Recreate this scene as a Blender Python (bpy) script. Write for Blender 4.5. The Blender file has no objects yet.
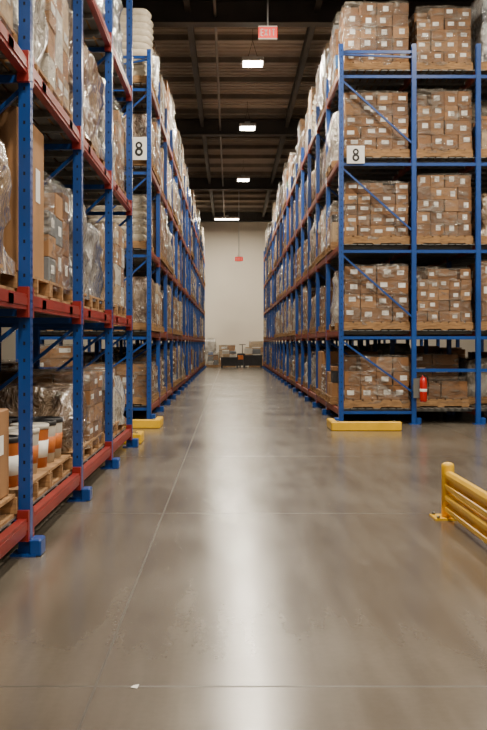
import bpy, math, random
from mathutils import Vector, noise
R = random.Random(8)
# ------------------------------------------------------------------ materials
M = {}
def newmat(name):
    m = bpy.data.materials.new(name); m.use_nodes = True
    nt = m.node_tree; b = nt.nodes['Principled BSDF']
    M[name] = m
    return m, nt, b
def N(nt, t, **kw):
    n = nt.nodes.new(t)
    for k, v in kw.items(): setattr(n, k, v)
    return n
def simple(name, col, rough=0.5, metal=0.0, var=0.12, scale=6.0, bump=0.0, coat=0.0, stretch=(1,1,1)):
    m, nt, b = newmat(name)
    tc = N(nt, 'ShaderNodeTexCoord'); mp = N(nt, 'ShaderNodeMapping')
    mp.inputs['Scale'].default_value = stretch
    nt.links.new(tc.outputs['Object'], mp.inputs['Vector'])
    nz = N(nt, 'ShaderNodeTexNoise'); nz.inputs['Scale'].default_value = scale; nz.inputs['Detail'].default_value = 5
    nt.links.new(mp.outputs['Vector'], nz.inputs['Vector'])
    cr = N(nt, 'ShaderNodeValToRGB')
    cr.color_ramp.elements[0].position = 0.3; cr.color_ramp.elements[1].position = 0.7
    cr.color_ramp.elements[0].color = [max(0, c*(1-var)) for c in col] + [1]
    cr.color_ramp.elements[1].color = [min(1, c*(1+var)) for c in col] + [1]
    nt.links.new(nz.outputs['Fac'], cr.inputs['Fac'])
    nt.links.new(cr.outputs['Color'], b.inputs['Base Color'])
    b.inputs['Roughness'].default_value = rough; b.inputs['Metallic'].default_value = metal
    b.inputs['Coat Weight'].default_value = coat; b.inputs['Coat Roughness'].default_value = 0.15
    if bump:
        bp = N(nt, 'ShaderNodeBump'); bp.inputs['Strength'].default_value = bump; bp.inputs['Distance'].default_value = 0.02
        nt.links.new(nz.outputs['Fac'], bp.inputs['Height']); nt.links.new(bp.outputs['Normal'], b.inputs['Normal'])
    return m
simple('blue_paint', (0.006, 0.056, 0.265), 0.32, var=0.15, scale=3)
simple('red_paint', (0.24, 0.017, 0.013), 0.40, var=0.2, scale=3)
simple('orange_paint', (0.22, 0.038, 0.016), 0.5, var=0.25, scale=3)
simple('yellow_paint', (0.80, 0.46, 0.006), 0.38, var=0.12, scale=5)
simple('hole_dark', (0.004, 0.006, 0.012), 0.9)
simple('galv_steel', (0.20, 0.20, 0.19), 0.45, metal=0.5, var=0.15)
simple('pallet_wood', (0.30, 0.165, 0.070), 0.85, var=0.4, scale=9, stretch=(1, 1, 6))
simple('card_a', (0.235, 0.108, 0.040), 0.75, var=0.2, scale=4)
simple('card_b', (0.165, 0.073, 0.027), 0.75, var=0.2, scale=4)
simple('card_c', (0.330, 0.165, 0.066), 0.75, var=0.2, scale=4)
simple('card_pale', (0.46, 0.33, 0.20), 0.8, var=0.15, scale=4)
simple('label_white', (0.88, 0.86, 0.82), 0.5, var=0.03)
simple('tape', (0.36, 0.21, 0.09), 0.25, var=0.1)
simple('white_carton', (0.60, 0.56, 0.49), 0.6, var=0.12)
simple('grey_goods', (0.16, 0.17, 0.18), 0.6, var=0.2)
simple('dark_goods', (0.02, 0.02, 0.023), 0.45, var=0.3)
simple('blue_goods', (0.03, 0.11, 0.28), 0.5, var=0.2)
simple('green_goods', (0.07, 0.17, 0.10), 0.6, var=0.2)
simple('orange_goods', (0.50, 0.13, 0.02), 0.5, var=0.2)
simple('sack_paper', (0.52, 0.45, 0.34), 0.8, var=0.15, scale=12, bump=0.4)
simple('lamp_housing', (0.5, 0.5, 0.5), 0.4)
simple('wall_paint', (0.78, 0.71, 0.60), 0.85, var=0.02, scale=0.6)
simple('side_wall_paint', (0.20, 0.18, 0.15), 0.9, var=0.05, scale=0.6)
simple('roof_deck', (0.40, 0.34, 0.285), 0.6, var=0.1, scale=2)
simple('roof_steel', (0.20, 0.17, 0.142), 0.6, var=0.2, scale=2)
simple('dark_steel', (0.040, 0.035, 0.031), 0.6, var=0.2, scale=2)
simple('sign_white', (0.88, 0.87, 0.84), 0.5, var=0.02)
simple('sign_black', (0.01, 0.01, 0.01), 0.5)
simple('extinguisher_red', (0.50, 0.010, 0.008), 0.25, coat=0.6)
simple('black_rubber', (0.015, 0.015, 0.015), 0.6)
def emit(name, col, s):
    m, nt, b = newmat(name)
    b.inputs['Base Color'].default_value = (*col, 1)
    b.inputs['Emission Color'].default_value = (*col, 1); b.inputs['Emission Strength'].default_value = s
emit('lamp_lens', (1.0, 0.91, 0.75), 32)
emit('sign_red', (0.9, 0.05, 0.035), 0.9)
def wrapmat(name, c0, c1, sc=2.5):
    m, nt, b = newmat(name)
    tc = N(nt, 'ShaderNodeTexCoord'); mp = N(nt, 'ShaderNodeMapping'); mp.inputs['Scale'].default_value = (1.5, 1.5, .9); mp.inputs['Rotation'].default_value = (.5, .4, 0)
    nt.links.new(tc.outputs['Object'], mp.inputs[0])
    a = N(nt, 'ShaderNodeTexNoise'); a.inputs['Scale'].default_value = sc; a.inputs['Detail'].default_value = 6
    nt.links.new(tc.outputs['Object'], a.inputs[0])
    w = N(nt, 'ShaderNodeTexNoise'); w.inputs['Scale'].default_value = 7; w.inputs['Detail'].default_value = 4; w.inputs['Distortion'].default_value = 1.4
    nt.links.new(mp.outputs[0], w.inputs[0])
    cr = N(nt, 'ShaderNodeValToRGB'); e = cr.color_ramp.elements; e[0].position = .4; e[1].position = .6; e[0].color = (*c0, 1); e[1].color = (*c1, 1)
    nt.links.new(a.outputs[0], cr.inputs[0]); nt.links.new(cr.outputs[0], b.inputs['Base Color'])
    bp = N(nt, 'ShaderNodeBump'); bp.inputs['Strength'].default_value = 1.0; bp.inputs['Distance'].default_value = .06
    nt.links.new(w.outputs[0], bp.inputs['Height']); nt.links.new(bp.outputs[0], b.inputs['Normal'])
    b.inputs['Roughness'].default_value = .2; b.inputs['Specular IOR Level'].default_value = 1.0
    b.inputs['Coat Weight'].default_value = 1.0; b.inputs['Coat Roughness'].default_value = .13; b.inputs['Coat IOR'].default_value = 1.8
    nt.links.new(bp.outputs[0], b.inputs['Coat Normal'])
wrapmat('wrap_white', (.30,.265,.22), (.62,.58,.52))
wrapmat('wrap_tan', (.12,.065,.033), (.36,.26,.17))
wrapmat('wrap_grey', (.06,.06,.065), (.36,.34,.32))
m, nt, b = newmat('stretch_film')
tc = N(nt, 'ShaderNodeTexCoord'); mp = N(nt, 'ShaderNodeMapping'); mp.inputs['Scale'].default_value = (1.2, 1.2, 3.2)
mp.inputs['Rotation'].default_value = (0.25, 0.35, 0)
nz = N(nt, 'ShaderNodeTexNoise'); nz.inputs['Scale'].default_value = 4; nz.inputs['Detail'].default_value = 5; nz.inputs['Distortion'].default_value = 1.4
nt.links.new(tc.outputs['Object'], mp.inputs['Vector']); nt.links.new(mp.outputs['Vector'], nz.inputs['Vector'])
mr = N(nt, 'ShaderNodeMapRange'); mr.inputs['From Min'].default_value = 0.45; mr.inputs['From Max'].default_value = 0.70
mr.inputs['To Min'].default_value = 0.12; mr.inputs['To Max'].default_value = 0.70
nt.links.new(nz.outputs['Fac'], mr.inputs['Value'])
bp = N(nt, 'ShaderNodeBump'); bp.inputs['Strength'].default_value = 1.0; bp.inputs['Distance'].default_value = 0.12
nt.links.new(nz.outputs['Fac'], bp.inputs['Height'])
b.inputs['Base Color'].default_value = (0.34, 0.30, 0.25, 1); b.inputs['Roughness'].default_value = 0.18
b.inputs['Specular IOR Level'].default_value = 1.0
b.inputs['Coat Weight'].default_value = 1.0; b.inputs['Coat Roughness'].default_value = 0.14; b.inputs['Coat IOR'].default_value = 1.9
nt.links.new(bp.outputs['Normal'], b.inputs['Normal']); nt.links.new(bp.outputs['Normal'], b.inputs['Coat Normal'])
tr = N(nt, 'ShaderNodeBsdfTransparent'); mx = N(nt, 'ShaderNodeMixShader')
nt.links.new(mr.outputs['Result'], mx.inputs['Fac']); nt.links.new(tr.outputs[0], mx.inputs[1]); nt.links.new(b.outputs[0], mx.inputs[2])
nt.links.new(mx.outputs[0], nt.nodes['Material Output'].inputs['Surface'])
# floor concrete
m, nt, b = newmat('polished_concrete')
tc = N(nt, 'ShaderNodeTexCoord'); sp = N(nt, 'ShaderNodeSeparateXYZ'); nt.links.new(tc.outputs['Object'], sp.inputs[0])
n1 = N(nt, 'ShaderNodeTexNoise'); n1.inputs['Scale'].default_value = 0.7; n1.inputs['Detail'].default_value = 4; n1.inputs['Roughness'].default_value = 0.5
n2 = N(nt, 'ShaderNodeTexNoise'); n2.inputs['Scale'].default_value = 30; n2.inputs['Detail'].default_value = 6; n2.inputs['Roughness'].default_value = .6
mp = N(nt, 'ShaderNodeMapping'); mp.inputs['Scale'].default_value = (2.6, 0.25, 1)
nt.links.new(tc.outputs['Object'], mp.inputs[0])
n3 = N(nt, 'ShaderNodeTexNoise'); n3.inputs['Scale'].default_value = 3; n3.inputs['Detail'].default_value = 5; nt.links.new(mp.outputs[0], n3.inputs['Vector'])
for n in (n1, n2): nt.links.new(tc.outputs['Object'], n.inputs['Vector'])
def math_(op, a, bb=None, c=None):
    n = N(nt, 'ShaderNodeMath', operation=op)
    for i, v in enumerate((a, bb, c)):
        if v is None: continue
        if isinstance(v, (int, float)): n.inputs[i].default_value = v
        else: nt.links.new(v, n.inputs[i])
    return n.outputs[0]
def joint(coord, off, per, w):
    a = math_('SUBTRACT', coord, off); a = math_('ADD', a, per*50 + per/2); a = math_('MODULO', a, per)
    a = math_('SUBTRACT', a, per/2); a = math_('ABSOLUTE', a); return math_('LESS_THAN', a, w)
j = math_('MAXIMUM', joint(sp.outputs[1], 3.64, 3.70, 0.008), joint(sp.outputs[0], -0.49, 3.7, 0.005))
s = math_('ADD', math_('MULTIPLY', n1.outputs[0], 0.50), math_('MULTIPLY', n2.outputs[0], 0.12))
s = math_('ADD', s, math_('MULTIPLY', n3.outputs[0], 0.38))
cr = N(nt, 'ShaderNodeValToRGB'); e = cr.color_ramp.elements
cr.color_ramp.interpolation = 'EASE'
e[0].position = 0.32; e[0].color = (0.100, 0.083, 0.064, 1); e[1].position = 0.68; e[1].color = (0.158, 0.136, 0.108, 1)
nt.links.new(s, cr.inputs['Fac'])
dk = math_('MULTIPLY', j, 0.7)
mx = N(nt, 'ShaderNodeMix', data_type='RGBA'); nt.links.new(dk, mx.inputs[0])
nt.links.new(cr.outputs[0], mx.inputs[6]); mx.inputs[7].default_value = (0.018, 0.015, 0.012, 1)
nt.links.new(mx.outputs[2], b.inputs['Base Color'])
rr = N(nt, 'ShaderNodeMapRange'); rr.inputs['From Min'].default_value = 0.35; rr.inputs['From Max'].default_value = 0.65
rr.inputs['To Min'].default_value = 0.18; rr.inputs['To Max'].default_value = 0.27
nt.links.new(s, rr.inputs['Value']); nt.links.new(math_('ADD', rr.outputs[0], math_('MULTIPLY', dk, .3)), b.inputs['Roughness'])
b.inputs['Specular IOR Level'].default_value = 0.8
b.inputs['Specular Tint'].default_value = (1.0, .95, .87, 1)
bp = N(nt, 'ShaderNodeBump'); bp.inputs['Strength'].default_value = 0.04; bp.inputs['Distance'].default_value = 0.01
nt.links.new(s, bp.inputs['Height']); nt.links.new(bp.outputs[0], b.inputs['Normal'])

# ------------------------------------------------------------------ mesh builder
class MB:
    def __init__(s): s.v = []; s.f = []; s.m = []; s.sm = []; s.names = []
    def mi(s, n):
        if n not in s.names: s.names.append(n)
        return s.names.index(n)
    def add(s, vs, fs, mat, smooth=False):
        o = len(s.v); s.v.extend(vs); k = s.mi(mat)
        for f in fs: s.f.append([i+o for i in f]); s.m.append(k); s.sm.append(smooth)
    def box(s, x0, x1, y0, y1, z0, z1, mat):
        s.add([(x0,y0,z0),(x1,y0,z0),(x1,y1,z0),(x0,y1,z0),(x0,y0,z1),(x1,y0,z1),(x1,y1,z1),(x0,y1,z1)],
              [(0,3,2,1),(4,5,6,7),(0,1,5,4),(1,2,6,5),(2,3,7,6),(3,0,4,7)], mat)
    def cb(s, x0, x1, y0, y1, z0, z1, mat, c=0.01):
        def oct_(i, z):
            a0,a1,b0,b1 = x0+i,x1-i,y0+i,y1-i
            return [(a0+c,b0,z),(a1-c,b0,z),(a1,b0+c,z),(a1,b1-c,z),(a1-c,b1,z),(a0+c,b1,z),(a0,b1-c,z),(a0,b0+c,z)]
        vs = oct_(c, z0)+oct_(0, z0+c)+oct_(0, z1-c)+oct_(c, z1)
        fs = [tuple(reversed(range(8))), tuple(range(24, 32))]
        for r in range(3):
            for i in range(8):
                k = (i+1) % 8; fs.append((r*8+i, r*8+k, r*8+8+k, r*8+8+i))
        s.add(vs, fs, mat)
    def bar(s, p, q, w, h, mat, up=(0,0,1)):
        p = Vector(p); q = Vector(q); d = (q-p).normalized(); u = Vector(up)
        if abs(d.dot(u)) > 0.95: u = Vector((0,1,0))
        a = d.cross(u).normalized()*w/2; c = a.cross(d).normalized()*h/2
        vs = [tuple(x) for x in (p-a-c,p+a-c,p+a+c,p-a+c,q-a-c,q+a-c,q+a+c,q-a+c)]
        s.add(vs, [(0,3,2,1),(4,5,6,7),(0,1,5,4),(1,2,6,5),(2,3,7,6),(3,0,4,7)], mat)
    def lathe(s, cx, cy, prof, mat, n=16):
        vs = []; fs = []
        for r, z in prof:
            for i in range(n):
                a = 2*math.pi*i/n; vs.append((cx+r*math.cos(a), cy+r*math.sin(a), z))
        for k in range(len(prof)-1):
            for i in range(n):
                j = (i+1) % n; fs.append((k*n+i, k*n+j, (k+1)*n+j, (k+1)*n+i))
        fs.append(tuple(reversed(range(n)))); fs.append(tuple(range((len(prof)-1)*n, len(prof)*n)))
        s.add(vs, fs, mat, True)
    def tube(s, pts, r, mat, n=8):
        for p, q in zip(pts[:-1], pts[1:]):
            p = Vector(p); q = Vector(q); d = (q-p).normalized(); u = Vector((0,0,1)) if abs(d.z) < .9 else Vector((1,0,0))
            a = d.cross(u).normalized(); c = a.cross(d)
            vs = [tuple(x+a*r*math.cos(2*math.pi*i/n)+c*r*math.sin(2*math.pi*i/n)) for x in (p, q) for i in range(n)]
            s.add(vs, [(i,(i+1)%n,n+(i+1)%n,n+i) for i in range(n)]+[tuple(range(n)), tuple(range(n,2*n))], mat, True)
    def shell(s, x0, x1, y0, y1, z0, z1, mat, n=7, amp=0.015, taper=0.02, rnd=0.03):
        seed = R.random()*100; vs = []; fs = []
        cx, cy = (x0+x1)/2, (y0+y1)/2; hx, hy = (x1-x0)/2, (y1-y0)/2
        per = []
        for i in range(n): per.append((-1+2*i/n, -1))
        for i in range(n): per.append((1, -1+2*i/n))
        for i in range(n): per.append((1-2*i/n, 1))
        for i in range(n): per.append((-1, 1-2*i/n))
        L = len(per); rows = n
        for k in range(rows+1):
            t = k/rows; z = z0+(z1-z0)*t
            tp = 1-taper*t - (rnd if k == rows else 0)
            for (a, b_) in per:
                cf = 1-0.03*(abs(a*b_))**6
                x, y = cx+a*hx*tp*cf, cy+b_*hy*tp*cf
                d = noise.noise(Vector((x*4+seed, y*4, z*6)))*amp*2
                dz = (noise.noise(Vector((x*3+seed, y*3, 5)))*amp*2) if k == rows else 0
                nx_, ny_ = (a if abs(a) >= .99 else 0), (b_ if abs(b_) >= .99 else 0)
                vs.append((x+nx_*d, y+ny_*d, z+dz))
        for k in range(rows):
            for i in range(L):
                j = (i+1) % L; fs.append((k*L+i, k*L+j, (k+1)*L+j, (k+1)*L+i))
        c = len(vs); vs.append((cx, cy, z1+amp))
        for i in range(L): fs.append((rows*L+i, rows*L+(i+1) % L, c))
        s.add(vs, fs, mat, True)
    def obj(s, name, parent=None):
        me = bpy.data.meshes.new(name); me.from_pydata(s.v, [], s.f)
        for n in s.names: me.materials.append(M[n])
        me.polygons.foreach_set('material_index', s.m); me.polygons.foreach_set('use_smooth', s.sm); me.update()
        o = bpy.data.objects.new(name, me); bpy.context.collection.objects.link(o)
        if parent: o.parent = parent
        return o
def empty(name, loc=(0,0,0)):
    o = bpy.data.objects.new(name, None); o.location = loc; bpy.context.collection.objects.link(o); return o

# ------------------------------------------------------------------ goods
def pallet(mb, x0, x1, y0, y1, z, h=0.13):
    t = 0.018
    for fy in (0, .5, 1):
        y = y0+fy*(y1-y0-0.04); mb.box(x0, x1, y, y+0.04, z+t, z+h-t, 'pallet_wood')
    nb = 7; w = (x1-x0)/nb
    for i in range(nb): mb.box(x0+i*w+0.012, x0+(i+1)*w-0.012, y0, y1, z+h-t, z+h, 'pallet_wood')
    for i in (0, 3, 6): mb.box(x0+i*w+0.012, x0+(i+1)*w-0.012, y0, y1, z, z+t, 'pallet_wood')
def cartons(mb, x0, x1, y0, y1, z0, z1, nx, ny, nz, mats, lab=0.9, tape=False, drop=0.0):
    wx, wy, wz = (x1-x0)/nx, (y1-y0)/ny, (z1-z0)/nz
    lstyle = R.choice((0, 0, 1, 2))
    for k in range(nz):
        for i in range(nx):
            for j in range(ny):
                if 0 < i < nx-1 and 0 < j < ny-1 and k < nz-1: continue
                if k == nz-1 and R.random() < drop: continue
                g = 0.004; q = .011 if tape else .006; jx = R.uniform(-q, q); jy = R.uniform(-q, q)
                a0, a1 = x0+i*wx+g+jx, x0+(i+1)*wx-g+jx; b0, b1 = y0+j*wy+g+jy, y0+(j+1)*wy-g+jy
                c0, c1 = z0+k*wz+0.002, z0+(k+1)*wz-0.004
                mb.box(a0, a1, b0, b1, c0, c1, R.choice(mats))
                lw, lh = ((.22,.17),(.30,.15),(.17,.22))[lstyle]; e = 0.003
                if R.random() < lab:
                    dx = wx*R.uniform(-.16,.16)
                    cxx, czz = (a0+a1)/2+dx, c0+wz*R.uniform(.42,.66)
                    if j == 0: mb.add([(cxx-wx*lw,b0-e,czz-wz*lh),(cxx+wx*lw,b0-e,czz-wz*lh),(cxx+wx*lw,b0-e,czz+wz*lh),(cxx-wx*lw,b0-e,czz+wz*lh)],[(0,1,2,3)],'label_white')
                    cyy = (b0+b1)/2
                    for cond, xx, d in ((i == 0, a0-e, -1), (i == nx-1, a1+e, 1)):
                        if cond: mb.add([(xx,cyy-wy*lw,czz-wz*lh),(xx,cyy+wy*lw,czz-wz*lh),(xx,cyy+wy*lw,czz+wz*lh),(xx,cyy-wy*lw,czz+wz*lh)],[(0,3,2,1) if d < 0 else (0,1,2,3)],'label_white')
def film(mb, X0, X1, Y0, Y1, zb, h, n, amp=.012, tp=0.0, rn=.01):
    mb.shell(X0-.016, X1+.016, Y0-.016, Y1+.016, zb-.06, zb+h+.02, 'stretch_film', n, amp, tp, rn)
def load(mb, x0, x1, y0, y1, z, h, kind, fine=False, grid=None):
    pallet(mb, x0, x1, y0, y1, z)
    zb = z+0.132; m = 0.02
    X0, X1, Y0, Y1 = x0+m, x1-m, y0+m, y1-m; n = 8 if fine else 5
    br = ['card_a', 'card_a', 'card_b', 'card_c']
    if kind == 'end':
        gx, gz, lb = grid or (4, 5, .9)
        cartons(mb, X0, X1, Y0, Y1, zb, zb+h, gx, 4, gz, ['card_a','card_a','card_b','card_c'], lb, True, drop=.08)
        film(mb, X0, X1, Y0, Y1, zb, h, 10, .018)
    elif kind == 'carton':
        cartons(mb, X0, X1, Y0, Y1, zb, zb+h, R.choice((2,3)), R.choice((3,4)), R.choice((3,4,5)), br, .6, drop=.15)
        if R.random() < .8: film(mb, X0, X1, Y0, Y1, zb, h, n)
    elif kind == 'pale':
        cartons(mb, X0, X1, Y0, Y1, zb, zb+h, 2, 3, R.choice((3,4)), ['card_pale','white_carton','card_c'], .3)
        film(mb, X0, X1, Y0, Y1, zb, h, n)
    elif kind == 'wrap':
        mb.shell(X0, X1, Y0, Y1, zb-.05, zb+h, R.choice(('wrap_white','wrap_white','wrap_tan','wrap_tan','wrap_grey')), n+2, .04, .06, .06)
    elif kind == 'big':
        mb.cb(X0+.02, X1-.02, Y0+.02, Y1-.02, zb, zb+h, R.choice(('card_c','card_a')), .008)
        yc = (Y0+Y1)/2
        mb.add([(X1-.018,yc-.03,zb+.01),(X1-.018,yc+.03,zb+.01),(X1-.018,yc+.03,zb+h-.01),(X1-.018,yc-.03,zb+h-.01)],[(0,1,2,3)],'tape')
        mb.add([(X1-.017,yc+.12,zb+h*.5),(X1-.017,yc+.27,zb+h*.5),(X1-.017,yc+.27,zb+h*.72),(X1-.017,yc+.12,zb+h*.72)],[(0,1,2,3)],'label_white')
    elif kind == 'sack':
        nl = max(3, int(h/.11)); lh = h/nl
        for k in range(nl):
            for j in range(2):
                yy0 = Y0+(Y1-Y0)*j/2; yy1 = yy0+(Y1-Y0)/2
                cx, cy = (X0+X1)/2, (yy0+yy1)/2; o = R.uniform(-.012,.012); vs=[]; fs=[]
                for s_, t in [(.88,0),(1.0,.5),(.88,1)]:
                    for a in range(16):
                        an = 2*math.pi*a/16; c_, d_ = math.cos(an), math.sin(an)
                        pw = lambda q: math.copysign(abs(q)**.35, q)
                        vs.append((cx+o+pw(c_)*(X1-X0)/2*s_, cy+pw(d_)*(yy1-yy0)/2*s_, zb+lh*(k+t)))
                for r_ in range(2):
                    for a in range(16): fs.append((r_*16+a, r_*16+(a+1)%16, r_*16+16+(a+1)%16, r_*16+16+a))
                fs += [tuple(range(32,48))]
                mb.add(vs, fs, 'sack_paper', True)
        if R.random() < .5: film(mb, X0, X1, Y0, Y1, zb, h, n)
    elif kind == 'pails':
        nx, ny = 3, 3; r = min((X1-X0)/nx, (Y1-Y0)/ny)/2-.008
        nl = max(1, int(h/.33))
        for k in range(nl):
            for i in range(nx):
                for j in range(ny):
                    cx = X0+(i+.5)*(X1-X0)/nx; cy = Y0+(j+.5)*(Y1-Y0)/ny; z0 = zb+k*.33
                    c = R.choice(('white_carton','white_carton','orange_goods','white_carton','grey_goods'))
                    lb = 'orange_goods' if c == 'white_carton' else 'label_white'
                    mb.lathe(cx, cy, [(r*.88,z0),(r*.97,z0+.27),(r*.97,z0+.275)], c, 18)
                    mb.lathe(cx, cy, [(r*.925,z0+.07),(r*.965,z0+.19)], lb, 18)
                    mb.lathe(cx, cy, [(r,z0+.27),(r,z0+.30),(r*.9,z0+.305),(r*.88,z0+.295)], R.choice(('dark_goods','white_carton','white_carton')), 18)
    elif kind == 'mixed':
        cols = ['card_a','card_b','card_c','white_carton','grey_goods','blue_goods','card_pale','dark_goods','green_goods']
        w = [6,5,5,3,2,1.0,3,1.5,.3]
        for i in range(2):
            for j in range(3):
                z_ = zb; top = zb+h*R.uniform(.65, 1)
                xx0, xx1 = X0+(X1-X0)*i/2, X0+(X1-X0)*(i+1)/2; yy0, yy1 = Y0+(Y1-Y0)*j/3, Y0+(Y1-Y0)*(j+1)/3
                while z_ < top-.05:
                    hh = max(min(R.uniform(.12,.34), top-z_), .06)
                    c = R.choices(cols, w)[0]; e_ = R.uniform(.004,.025)
                    mb.cb(xx0+e_, xx1-.004, yy0+.004, yy1-.008, z_, z_+hh-.004, c, .004)
                    if R.random() < .6:
                        ym = (yy0+yy1)/2
                        mb.add([(xx1-.001,ym-.06,z_+hh*.35),(xx1-.001,ym+.06,z_+hh*.35),(xx1-.001,ym+.06,z_+hh*.7),(xx1-.001,ym-.06,z_+hh*.7)],[(0,1,2,3)],'label_white')
                    z_ += hh
        if R.random() < .7: film(mb, X0, X1, Y0, Y1, zb, h, n, .02, .03, .03)
# ------------------------------------------------------------------ racking
def column(mb, x, y, top, fine, out):
    w, d, t = 0.076, 0.070, 0.012
    mb.box(x-d/2, x+d/2, y-w/2, y-w/2+t, 0.012, top, 'blue_paint'); mb.box(x-d/2, x+d/2, y+w/2-t, y+w/2, 0.012, top, 'blue_paint')
    xa = x+out*d/2
    mb.box(min(xa, xa-out*t), max(xa, xa-out*t), y-w/2+t, y+w/2-t, 0.012, top, 'blue_paint')
    mb.box(x-.075, x+.075, y-.085, y+.085, 0, 0.012, 'blue_paint')
    if fine:
        z = 0.35
        while z < top-.05:
            for dy in (-.018, .018):
                mb.add([(xa+out*.001,y+dy-.006,z),(xa+out*.001,y+dy,z-.016),(xa+out*.001,y+dy+.006,z),(xa+out*.001,y+dy,z+.012)],[(0,1,2,3),(3,2,1,0)],'hole_dark')
            z += .05
        z = .35
        while z < top-.05:
            mb.add([(x-.006,y-w/2-.001,z-.012),(x+.006,y-w/2-.001,z-.012),(x+.006,y-w/2-.001,z+.008),(x-.006,y-w/2-.001,z+.008)],[(0,1,2,3)],'hole_dark'); z += .10
    mb.cb(xa-(0 if out > 0 else .07), xa+(.07 if out > 0 else 0), y-.075, y+.075, 0, .10, 'blue_paint', .008)
def rack(name, xs, y0, nb, bay, levels, top, beam, fine=False):
    mb = MB(); out = 1 if xs[0] > xs[1] else -1; bh = .09
    for k in range(nb+1):
        y = y0+k*bay
        for ix, x in enumerate(xs): column(mb, x, y, top, (fine or k == 0) and ix == 0, out if ix == 0 else -out)
        for a, b_ in zip(xs[:-1], xs[1:]):
            if a == xs[0]:
                z = .18; mb.bar((a,y,z),(b_,y,z),.03,.045,'blue_paint')
                st = [.18]+[l-.12 for l in levels[1:]]+[top-.12]
                for z1, z2 in zip(st[:-1], st[1:]):
                    mb.bar((a,y,z2-.04),(b_,y,z1+.3),.026,.034,'blue_paint',up=(0,1,0))
                    if k == 0 or fine: mb.bar((a,y,z2),(b_,y,z2),.03,.045,'blue_paint')
            else:
                for l in [.83]+([q-.12 for q in levels[1:]] if k == 0 else []): mb.bar((a,y,l),(b_,y,l),.03,.05,'blue_paint')
    for k in range(nb):
        ya, yb = y0+k*bay+.042, y0+(k+1)*bay-.042
        for li, l in enumerate(levels):
            for ci, (a, b_) in enumerate(zip(xs[:-1], xs[1:])):
                lo, hi = min(a, b_), max(a, b_)
                for x in (lo, hi):
                    if x == b_ and ci < len(xs)-2: continue
                    mb.box(x-.025, x+.025, ya, yb, l-.015-bh, l-.015, beam)
                    if x == a and ci == 0:
                        mb.box(x+.026 if out>0 else x-.030, x+.030 if out>0 else x-.026, ya, yb, l-.08, l-.035, beam)
                        for ye in (ya, yb-.045): mb.box(x-.034, x+.034, ye, ye+.045, l-.15, l+.03, beam)
                for f in (.12, .37, .63, .88):
                    yy = ya+f*(yb-ya); mb.box(lo+.03, hi-.03, yy-.03, yy+.03, l-.06, l-.014, 'galv_steel')
                ns = 9 if (fine or k < 2) else 5; w = (hi-lo-.05)/ns
                for i in range(ns): mb.box(lo+.025+i*w+.012, lo+.025+(i+1)*w-.012, ya, yb, l-.012, l-.001, 'galv_steel')
            if fine and li in (1, 2):
                x = xs[0]+out*.032
                for f in (.2, .75):
                    yy = ya+f*(yb-ya); mb.add([(x,yy-.06,l-.085),(x,yy+.06,l-.085),(x,yy+.06,l-.03),(x,yy-.06,l-.03)],[(0,1,2,3),(3,2,1,0)],'label_white')
    return mb.obj(name)
BAY = 2.04
LV = [.24, 1.45, 2.78, 4.12, 5.47]
LVN = [.24, 1.55, 2.93, 4.30, 5.67]
rxs = [1.71, 2.83, 3.82, 4.90]; lxs = [-1.31, -2.43, -3.43]; nxs = [-1.21, -2.33, -3.33]
RY, LY, NY = 15.4, 16.2, 1.84
rack('pallet_rack', rxs, RY, 17, BAY, LV, 5.85, 'orange_paint')
rack('pallet_rack', lxs, LY, 17, BAY, LV, 6.0, 'orange_paint')
rack('pallet_rack', nxs, NY, 5, BAY, LVN, 6.6, 'red_paint', fine=True)

KR = ['carton','wrap','pale','mixed','sack','pails','big']
def fill(name, xs, y0, nb, levels, skip=None, wts=(5,6,3,5,1.2,.3,.5), fine=False, hmax=.98):
    mb = MB(); out = 1 if xs[0] > xs[1] else -1
    for k in range(nb):
        for li, l in enumerate(levels):
            for ci, (a, b_) in enumerate(zip(xs[:-1], xs[1:])):
                lo, hi = min(a, b_)+.045, max(a, b_)-.045
                if ci == 0:
                    o_ = R.uniform(.0, .12)
                    if out > 0: hi += o_
                    else: lo -= o_
                for s_ in range(2):
                    if skip and skip(k, li, ci, s_): continue
                    if R.random() < (.05 if li else .10): continue
                    ya = y0+k*BAY+.055+s_*.97; yb = ya+.95
                    h = R.uniform(.62, hmax) if li else R.uniform(.45, .85)
                    if li == len(levels)-1: h = R.uniform(.75, 1.35)
                    load(mb, lo, hi, ya, yb, l, h, R.choices(KR, wts)[0], fine)
    return mb.obj(name)
hs = {(0,0): (.66,(4,3,.8)), (1,0): (.86,(4,4,.9)), (2,0): (.82,(5,5,.85)), (3,0): (.88,(4,5,.9)), (4,0): (.92,(4,5,.8)),
      (1,1): (.82,(5,5,.65)), (2,1): (.94,(4,5,.75)), (3,1): (.90,(4,4,.9)), (4,1): (.84,(4,5,.85))}
for (li, ci), (h, g) in hs.items():
    mb = MB(); a, b_ = rxs[ci], rxs[ci+1]
    load(mb, a+.05, b_-.045 if ci == 0 else b_-.06, RY+.07, RY+1.0, LV[li], h, 'end', True, g)
    mb.obj('carton_pallet_load')
fill('stored_pallet_goods', rxs, RY, 17, LV, skip=lambda k, li, ci, s: (k == 0 and s == 0 and ((li, ci) in hs or (li == 0))) or (ci == 2 and k > 2), wts=(4,8,3,5,1,.3,.3))
mb = MB(); load(mb, rxs[1]+.05, rxs[2]-.05, RY+.35, RY+1.0, LV[0], .3, 'mixed'); mb.obj('mixed_goods_pallet_load')
fill('stored_pallet_goods', lxs, LY, 17, LV, wts=(4,8,4,5,1.5,.5,.3))
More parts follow.
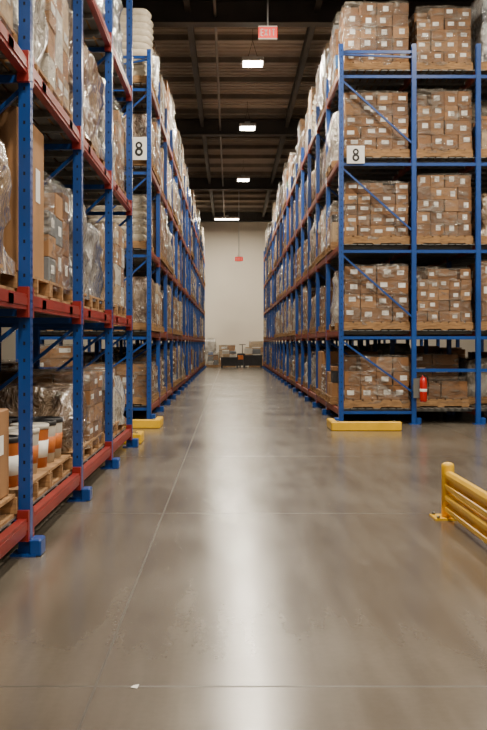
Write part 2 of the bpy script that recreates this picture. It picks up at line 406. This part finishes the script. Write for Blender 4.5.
spec = {
 (0,0):('big','big',.6,.6),(1,0):('big','big',.5,.5),(2,0):('pails','pails',.34,.34),(3,0):('wrap','carton',.5,.6),(4,0):('pale','wrap',.6,.45),
 (0,1):('wrap','carton',.9,.9),(1,1):('carton','wrap',.9,.8),(2,1):('big','mixed',1.0,.75),(3,1):('wrap','wrap',.85,.7),(4,1):('wrap','pale',.8,.9),
 (0,2):('carton','mixed',.9,.9),(1,2):('wrap','pale',.95,.9),(2,2):('wrap','pale',.98,.85),(3,2):('wrap','wrap',.95,.95),(4,2):('wrap','mixed',.9,.9),
 (0,3):('wrap','wrap',.9,.9),(1,3):('carton','wrap',.9,.9),(2,3):('wrap','wrap',.9,.9),(3,3):('pale','wrap',.95,.9),(4,3):('wrap','wrap',.95,.9)}
kn = {'big':'large_carton_on_pallet','pails':'pail_pallet_load','wrap':'shrink_wrapped_pallet_load','carton':'carton_pallet_load','pale':'carton_pallet_load','mixed':'mixed_goods_pallet_load'}
for (k, li), (k1, k2, h1, h2) in spec.items():
    for s_, kd, h in ((0,k1,h1),(1,k2,h2)):
        mb = MB(); ya = NY+k*BAY+.07+s_*.955
        load(mb, nxs[1]+.05, nxs[0]-.03, ya, ya+.93, LVN[li], h, kd, True); mb.obj(kn[kd])
fill('stored_pallet_goods', nxs, NY, 5, LVN, skip=lambda k, li, ci, s: ci == 0 and li < 4)

# ------------------------------------------------------------------ room
def boxobj(name, *a):
    mb = MB(); mb.box(*a); return mb.obj(name)
boxobj('floor', -14, 14, -8, 54, -.2, 0, 'polished_concrete')
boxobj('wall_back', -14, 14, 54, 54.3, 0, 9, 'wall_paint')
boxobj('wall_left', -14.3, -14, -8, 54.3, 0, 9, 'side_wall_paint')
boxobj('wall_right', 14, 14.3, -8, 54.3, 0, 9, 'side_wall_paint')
mb = MB()
mb.box(-14, 14, -8, 54, 8.35, 8.6, 'roof_deck')
y = -7.5
while y < 53.8:
    mb.box(-14, 14, y, y+.05, 8.31, 8.35, 'roof_deck'); y += .3
mb.obj('ceiling')
mb = MB(); y = -6.4
while y < 53.5:
    mb.box(-14, 14, y-.04, y+.04, 8.17, 8.19, 'roof_steel'); mb.box(-14, 14, y-.012, y+.012, 8.19, 8.31, 'roof_steel')
    y += 1.83
mb.obj('roof_purlins')
mb = MB()
for y in (-2, 9, 20.2, 31, 42, 53):
    mb.box(-14, 14, y-.15, y+.15, 8.14, 8.17, 'dark_steel'); mb.box(-14, 14, y-.15, y+.15, 7.68, 7.72, 'dark_steel'); mb.box(-14, 14, y-.02, y+.02, 7.72, 8.14, 'dark_steel')
for x in (-8.5, -4.5, -.85, 1.75, 5.6, 9.5):
    mb.box(x-.06, x+.06, -8, 54, 8.14, 8.17, 'dark_steel'); mb.box(x-.06, x+.06, -8, 54, 7.92, 7.95, 'dark_steel'); mb.box(x-.015, x+.015, -8, 54, 7.95, 8.14, 'dark_steel')
mb.obj('roof_girders')
mb = MB()
for x in (-.3, 2.6): mb.tube([(x,-8,7.85),(x,54,7.85)], .03, 'roof_steel', 8)
mb.obj('sprinkler_pipes')

def lamp(x, y, power, z=7.4, w=.42, l=.42):
    e = empty('high_bay_light', (x, y, z))
    mb = MB(); mb.cb(-w/2-.03, w/2+.03, -l/2-.03, l/2+.03, 0, .09, 'lamp_housing', .015); mb.box(-.08,.08,-.08,.08,.09,.17,'lamp_housing')
    for dx in (-.12, .12): mb.tube([(dx,0,.08),(0,0,.5)], .006, 'dark_steel', 6)
    mb.tube([(0,0,.5),(0,0,.76)], .006, 'dark_steel', 6)
    mb.obj('housing', e)
    mb = MB(); mb.box(-w/2, w/2, -l/2, l/2, -.03, 0, 'lamp_lens'); mb.obj('lens', e)
    ld = bpy.data.lights.new('lamp_emitter', 'AREA'); ld.shape = 'RECTANGLE'; ld.size = w; ld.size_y = l; ld.energy = power; ld.color = (1.0, .895, .725)
    o = bpy.data.objects.new('lamp_emitter', ld); o.location = (0,0,-.04); o.parent = e; bpy.context.collection.objects.link(o)
P = 345
for y in (-5, 2, 8.5, 15, 22, 28.6, 37.7): lamp(.5, y, P)
lamp(-.15, 49.6, P*1.5, w=1.2, l=.3)
for x in (-6.2, 7.4):
    for y in (-1, 10, 22, 36, 48): lamp(x, y, P)
lamp(3.6, 4, P); lamp(3.6, 12, P*.9)

def hang(name, x, y, z, w, h, zt):
    mb = MB(); mb.cb(x-w/2, x+w/2, y-.03, y+.03, z-h/2, z+h/2, 'sign_red', .006)
    lw = w*.8/4; s = h*.28; t = h*.09; yy = y-.036
    def st(ax, az, bx, bz): mb.bar((ax,yy,az),(bx,yy,bz),t,.008,'sign_white',up=(0,1,0))
    for i, ch in enumerate('EXIT'):
        cx = x-w*.4+lw*(i+.5); a, b_ = cx-lw*.3, cx+lw*.3; lo, hi = z-s, z+s
        if ch == 'E': st(a,lo,a,hi); st(a,lo,b_,lo); st(a,z,b_,z); st(a,hi,b_,hi)
        if ch == 'X': st(a,lo,b_,hi); st(a,hi,b_,lo)
        if ch == 'I': st(cx,lo,cx,hi)
        if ch == 'T': st(cx,lo,cx,hi); st(a,hi,b_,hi)
    mb.tube([(x,y,z+h/2),(x,y,zt)], .016, 'lamp_housing', 6)
    mb.box(x-w/2, x+w/2, y-.034, y+.034, z-h/2-.02, z-h/2, 'sign_white'); mb.box(x-w/2, x+w/2, y-.034, y+.034, z+h/2, z+h/2+.02, 'sign_white')
    mb.obj(name)
hang('exit_sign', .68, 18, 6.83, .34, .20, 8.29)
hang('exit_sign', .4, 45, 5.03, .36, .18, 8.29)

def eight(name, x, y, z, w, h, s=1.0):
    mb = MB(); mb.cb(x-w/2, x+w/2, y-.012, y, z-h/2, z+h/2, 'sign_white', .003)
    for q, (cz, r) in enumerate(((z+.040*s, .046*s), (z-.042*s, .054*s))):
        n = 20; ro, ri = r, r*.42; yy = y-.014-q*.0008
        vs = []
        for i in range(n):
            a = 2*math.pi*i/n; vs += [(x+ro*math.cos(a)*.95, yy, cz+ro*math.sin(a)), (x+ri*math.cos(a)*.95, yy, cz+ri*math.sin(a))]
        mb.add(vs, [(2*i, 2*((i+1)%n), 2*((i+1)%n)+1, 2*i+1) for i in range(n)], 'sign_black')
    mb.obj(name)
eight('aisle_number_sign', 1.93, RY-.045, 4.14, .27, .27, 1.1)
eight('aisle_number_sign', -1.47, LY-.045, 4.39, .25, .37, 1.3)

def guard(name, x0, x1, y, ret, side):
    mb = MB()
    mb.cb(x0, x1, y, y+.10, 0, .13, 'yellow_paint', .012)
    xs_ = x0 if side < 0 else x1-.10
    mb.cb(xs_, xs_+.10, y+.10, y+.10+ret, 0, .13, 'yellow_paint', .012)
    for f in (.1, .9): mb.lathe(x0+f*(x1-x0), y+.05, [(.018,.13),(.018,.142),(.01,.145)], 'galv_steel', 8)
    mb.obj(name)
guard('rack_end_guard', 1.44, 2.44, 14.2, .6, -1)
guard('rack_end_guard', -2.0, -1.02, 14.6, .6, 1)
guard('rack_end_guard', -1.7, -1.10, 12.35, .35, 1)

mb = MB(); GX = 1.555
for y in (7.14, 4.9, 2.66, .42):
    mb.lathe(GX, y, [(.045,0.01),(.045,.37),(.042,.385),(.028,.395),(.005,.40)], 'yellow_paint', 18)
    mb.box(GX-.11, GX+.11, y-.11, y+.11, 0, .012, 'yellow_paint')
    for dx in (-.085, .085):
        for dy in (-.085, .085): mb.lathe(GX+dx, y+dy, [(.012,.012),(.012,.028),(.006,.032)], 'galv_steel', 6)
for zb in (.04, .20):
    prof = [(0,0),(.03,.0),(.045,.02),(.045,.045),(.02,.06),(.02,.08),(.045,.095),(.045,.12),(.03,.14),(0,.14)]
    vs = []
    for y in (.42, 7.10): vs += [(GX+.015-px, y, zb+pz) for px, pz in prof]
    n = len(prof); fs = [(i, (i+1)%n, n+(i+1)%n, n+i) for i in range(n)]+[tuple(range(n)), tuple(range(n, 2*n))]
    mb.add(vs, fs, 'yellow_paint')
mb.obj('guard_rail')

mb = MB(); ex, ey = 2.945, RY-.17
def zz(z): return z-.09
mb.lathe(ex, ey, [(.02,zz(.44)),(.05,zz(.45)),(.056,zz(.47)),(.056,zz(.76)),(.042,zz(.81)),(.018,zz(.83)),(.018,zz(.85))], 'extinguisher_red', 18)
mb.lathe(ex, ey, [(.0565,zz(.60)),(.0572,zz(.601)),(.0572,zz(.64)),(.0565,zz(.641))], 'sign_white', 18)
mb.box(ex-.012, ex+.012, ey-.06, ey+.03, zz(.85), zz(.87), 'black_rubber'); mb.box(ex-.012, ex+.012, ey-.07, ey+.02, zz(.885), zz(.895), 'black_rubber')
mb.tube([(ex,ey-.02,zz(.85)),(ex+.055,ey-.03,zz(.83)),(ex+.068,ey-.03,zz(.72)),(ex+.064,ey-.03,zz(.55))], .009, 'black_rubber', 8)
mb.box(ex-.14, ex+.02, ey+.056, ey+.07, zz(.5), zz(.80), 'galv_steel'); mb.box(ex-.14, ex-.10, ey+.07, ey+.13, zz(.6), zz(.7), 'galv_steel')
mb.obj('fire_extinguisher')

# goods staged before the back wall
def staged(name, x0, x1, y, kind, h):
    mb = MB(); load(mb, x0, x1, y, y+1.0, 0, h, kind); mb.obj(name)
staged('shrink_wrapped_pallet_load', -1.6, -.72, 52.8, 'wrap', 1.35)
staged('mixed_goods_pallet_load', -1.15, -.6, 51.3, 'mixed', .7)
staged('carton_pallet_load', -.6, .3, 52.7, 'pale', 1.0)
staged('carton_pallet_load', 1.0, 1.9, 52.7, 'pale', 1.2)
def tote(name, x, y, w, d, h, top):
    mb = MB(); t = .03
    for lg in ((x,y),(x+w-.08,y),(x,y+d-.08),(x+w-.08,y+d-.08)): mb.box(lg[0], lg[0]+.08, lg[1], lg[1]+.08, 0, .1, 'dark_goods')
    mb.box(x, x+w, y, y+d, .1, .13, 'dark_goods')
    mb.box(x, x+w, y, y+t, .13, h, 'dark_goods'); mb.box(x, x+w, y+d-t, y+d, .13, h, 'dark_goods')
    mb.box(x, x+t, y+t, y+d-t, .13, h, 'dark_goods'); mb.box(x+w-t, x+w, y+t, y+d-t, .13, h, 'dark_goods')
    mb.box(x-.02, x+w+.02, y-.02, y, h-.05, h+.02, 'dark_goods')
    for i in range(5): mb.box(x+w*(i+.5)/5-.01, x+w*(i+.5)/5+.01, y-.02, y, .13, h-.05, 'dark_goods')
    z = .14; k = 0
    while z < top:
        hh = min(.28, top-z+.05); mb.cb(x+.06+.04*(k%2), x+w*.48, y+.08, y+d-.1, z, z+hh-.01, ('white_carton','card_pale')[k%2], .01)
        mb.cb(x+w*.5, x+w-.08, y+.1, y+d-.08, z, z+hh*R.uniform(.6,.95), ('grey_goods','white_carton')[k%2], .01); z += hh; k += 1
    mb.obj(name)
tote('plastic_bulk_bin', -.45, 50.2, .85, .8, .52, .85); tote('plastic_bulk_bin', .68, 50.7, .95, .8, .62, 1.0)
# walk-behind pallet jack
mb = MB(); px, py = .52, 51.6
mb.cb(px-.16, px+.40, py, py+.32, .08, .72, 'dark_goods', .03); mb.cb(px-.12, px+.36, py-.012, py, .40, .62, 'orange_goods', .004)
for dx in (-.10, .24): mb.box(px+dx, px+dx+.15, py+.32, py+1.3, .06, .12, 'grey_goods')
for dx in (-.02, .22): mb.tube([(px+dx,py+.1,.08),(px+dx+.05,py+.1,.08)], .08, 'black_rubber', 14)
mb.tube([(px+.12,py+.1,.7),(px+.12,py-.12,1.15)], .022, 'dark_goods'); mb.tube([(px-.05,py-.12,1.17),(px+.29,py-.12,1.17)], .02, 'black_rubber')
mb.obj('pallet_jack')
mb = MB(); mb.add([(-.36,3.62,.004),(-.335,3.61,.003),(-.33,3.635,.010),(-.352,3.645,.003)], [(0,1,2,3)], 'label_white'); mb.obj('paper_scrap')

# ------------------------------------------------------------------ world & camera
w = bpy.data.worlds.new('world'); bpy.context.scene.world = w; w.use_nodes = True
bg = w.node_tree.nodes['Background']; bg.inputs[0].default_value = (1.0, .92, .80, 1); bg.inputs[1].default_value = .18
cd = bpy.data.cameras.new('camera'); cam = bpy.data.objects.new('camera', cd); bpy.context.collection.objects.link(cam)
cam.location = (0, 0, 1.25); cam.rotation_euler = (math.radians(90), 0, 0)
cd.sensor_fit = 'VERTICAL'; cd.sensor_height = 36; cd.sensor_width = 24; cd.lens = 1000/730*36
cd.shift_x = 13.5/730; cd.shift_y = -22/730; cd.clip_end = 200
bpy.context.scene.camera = cam
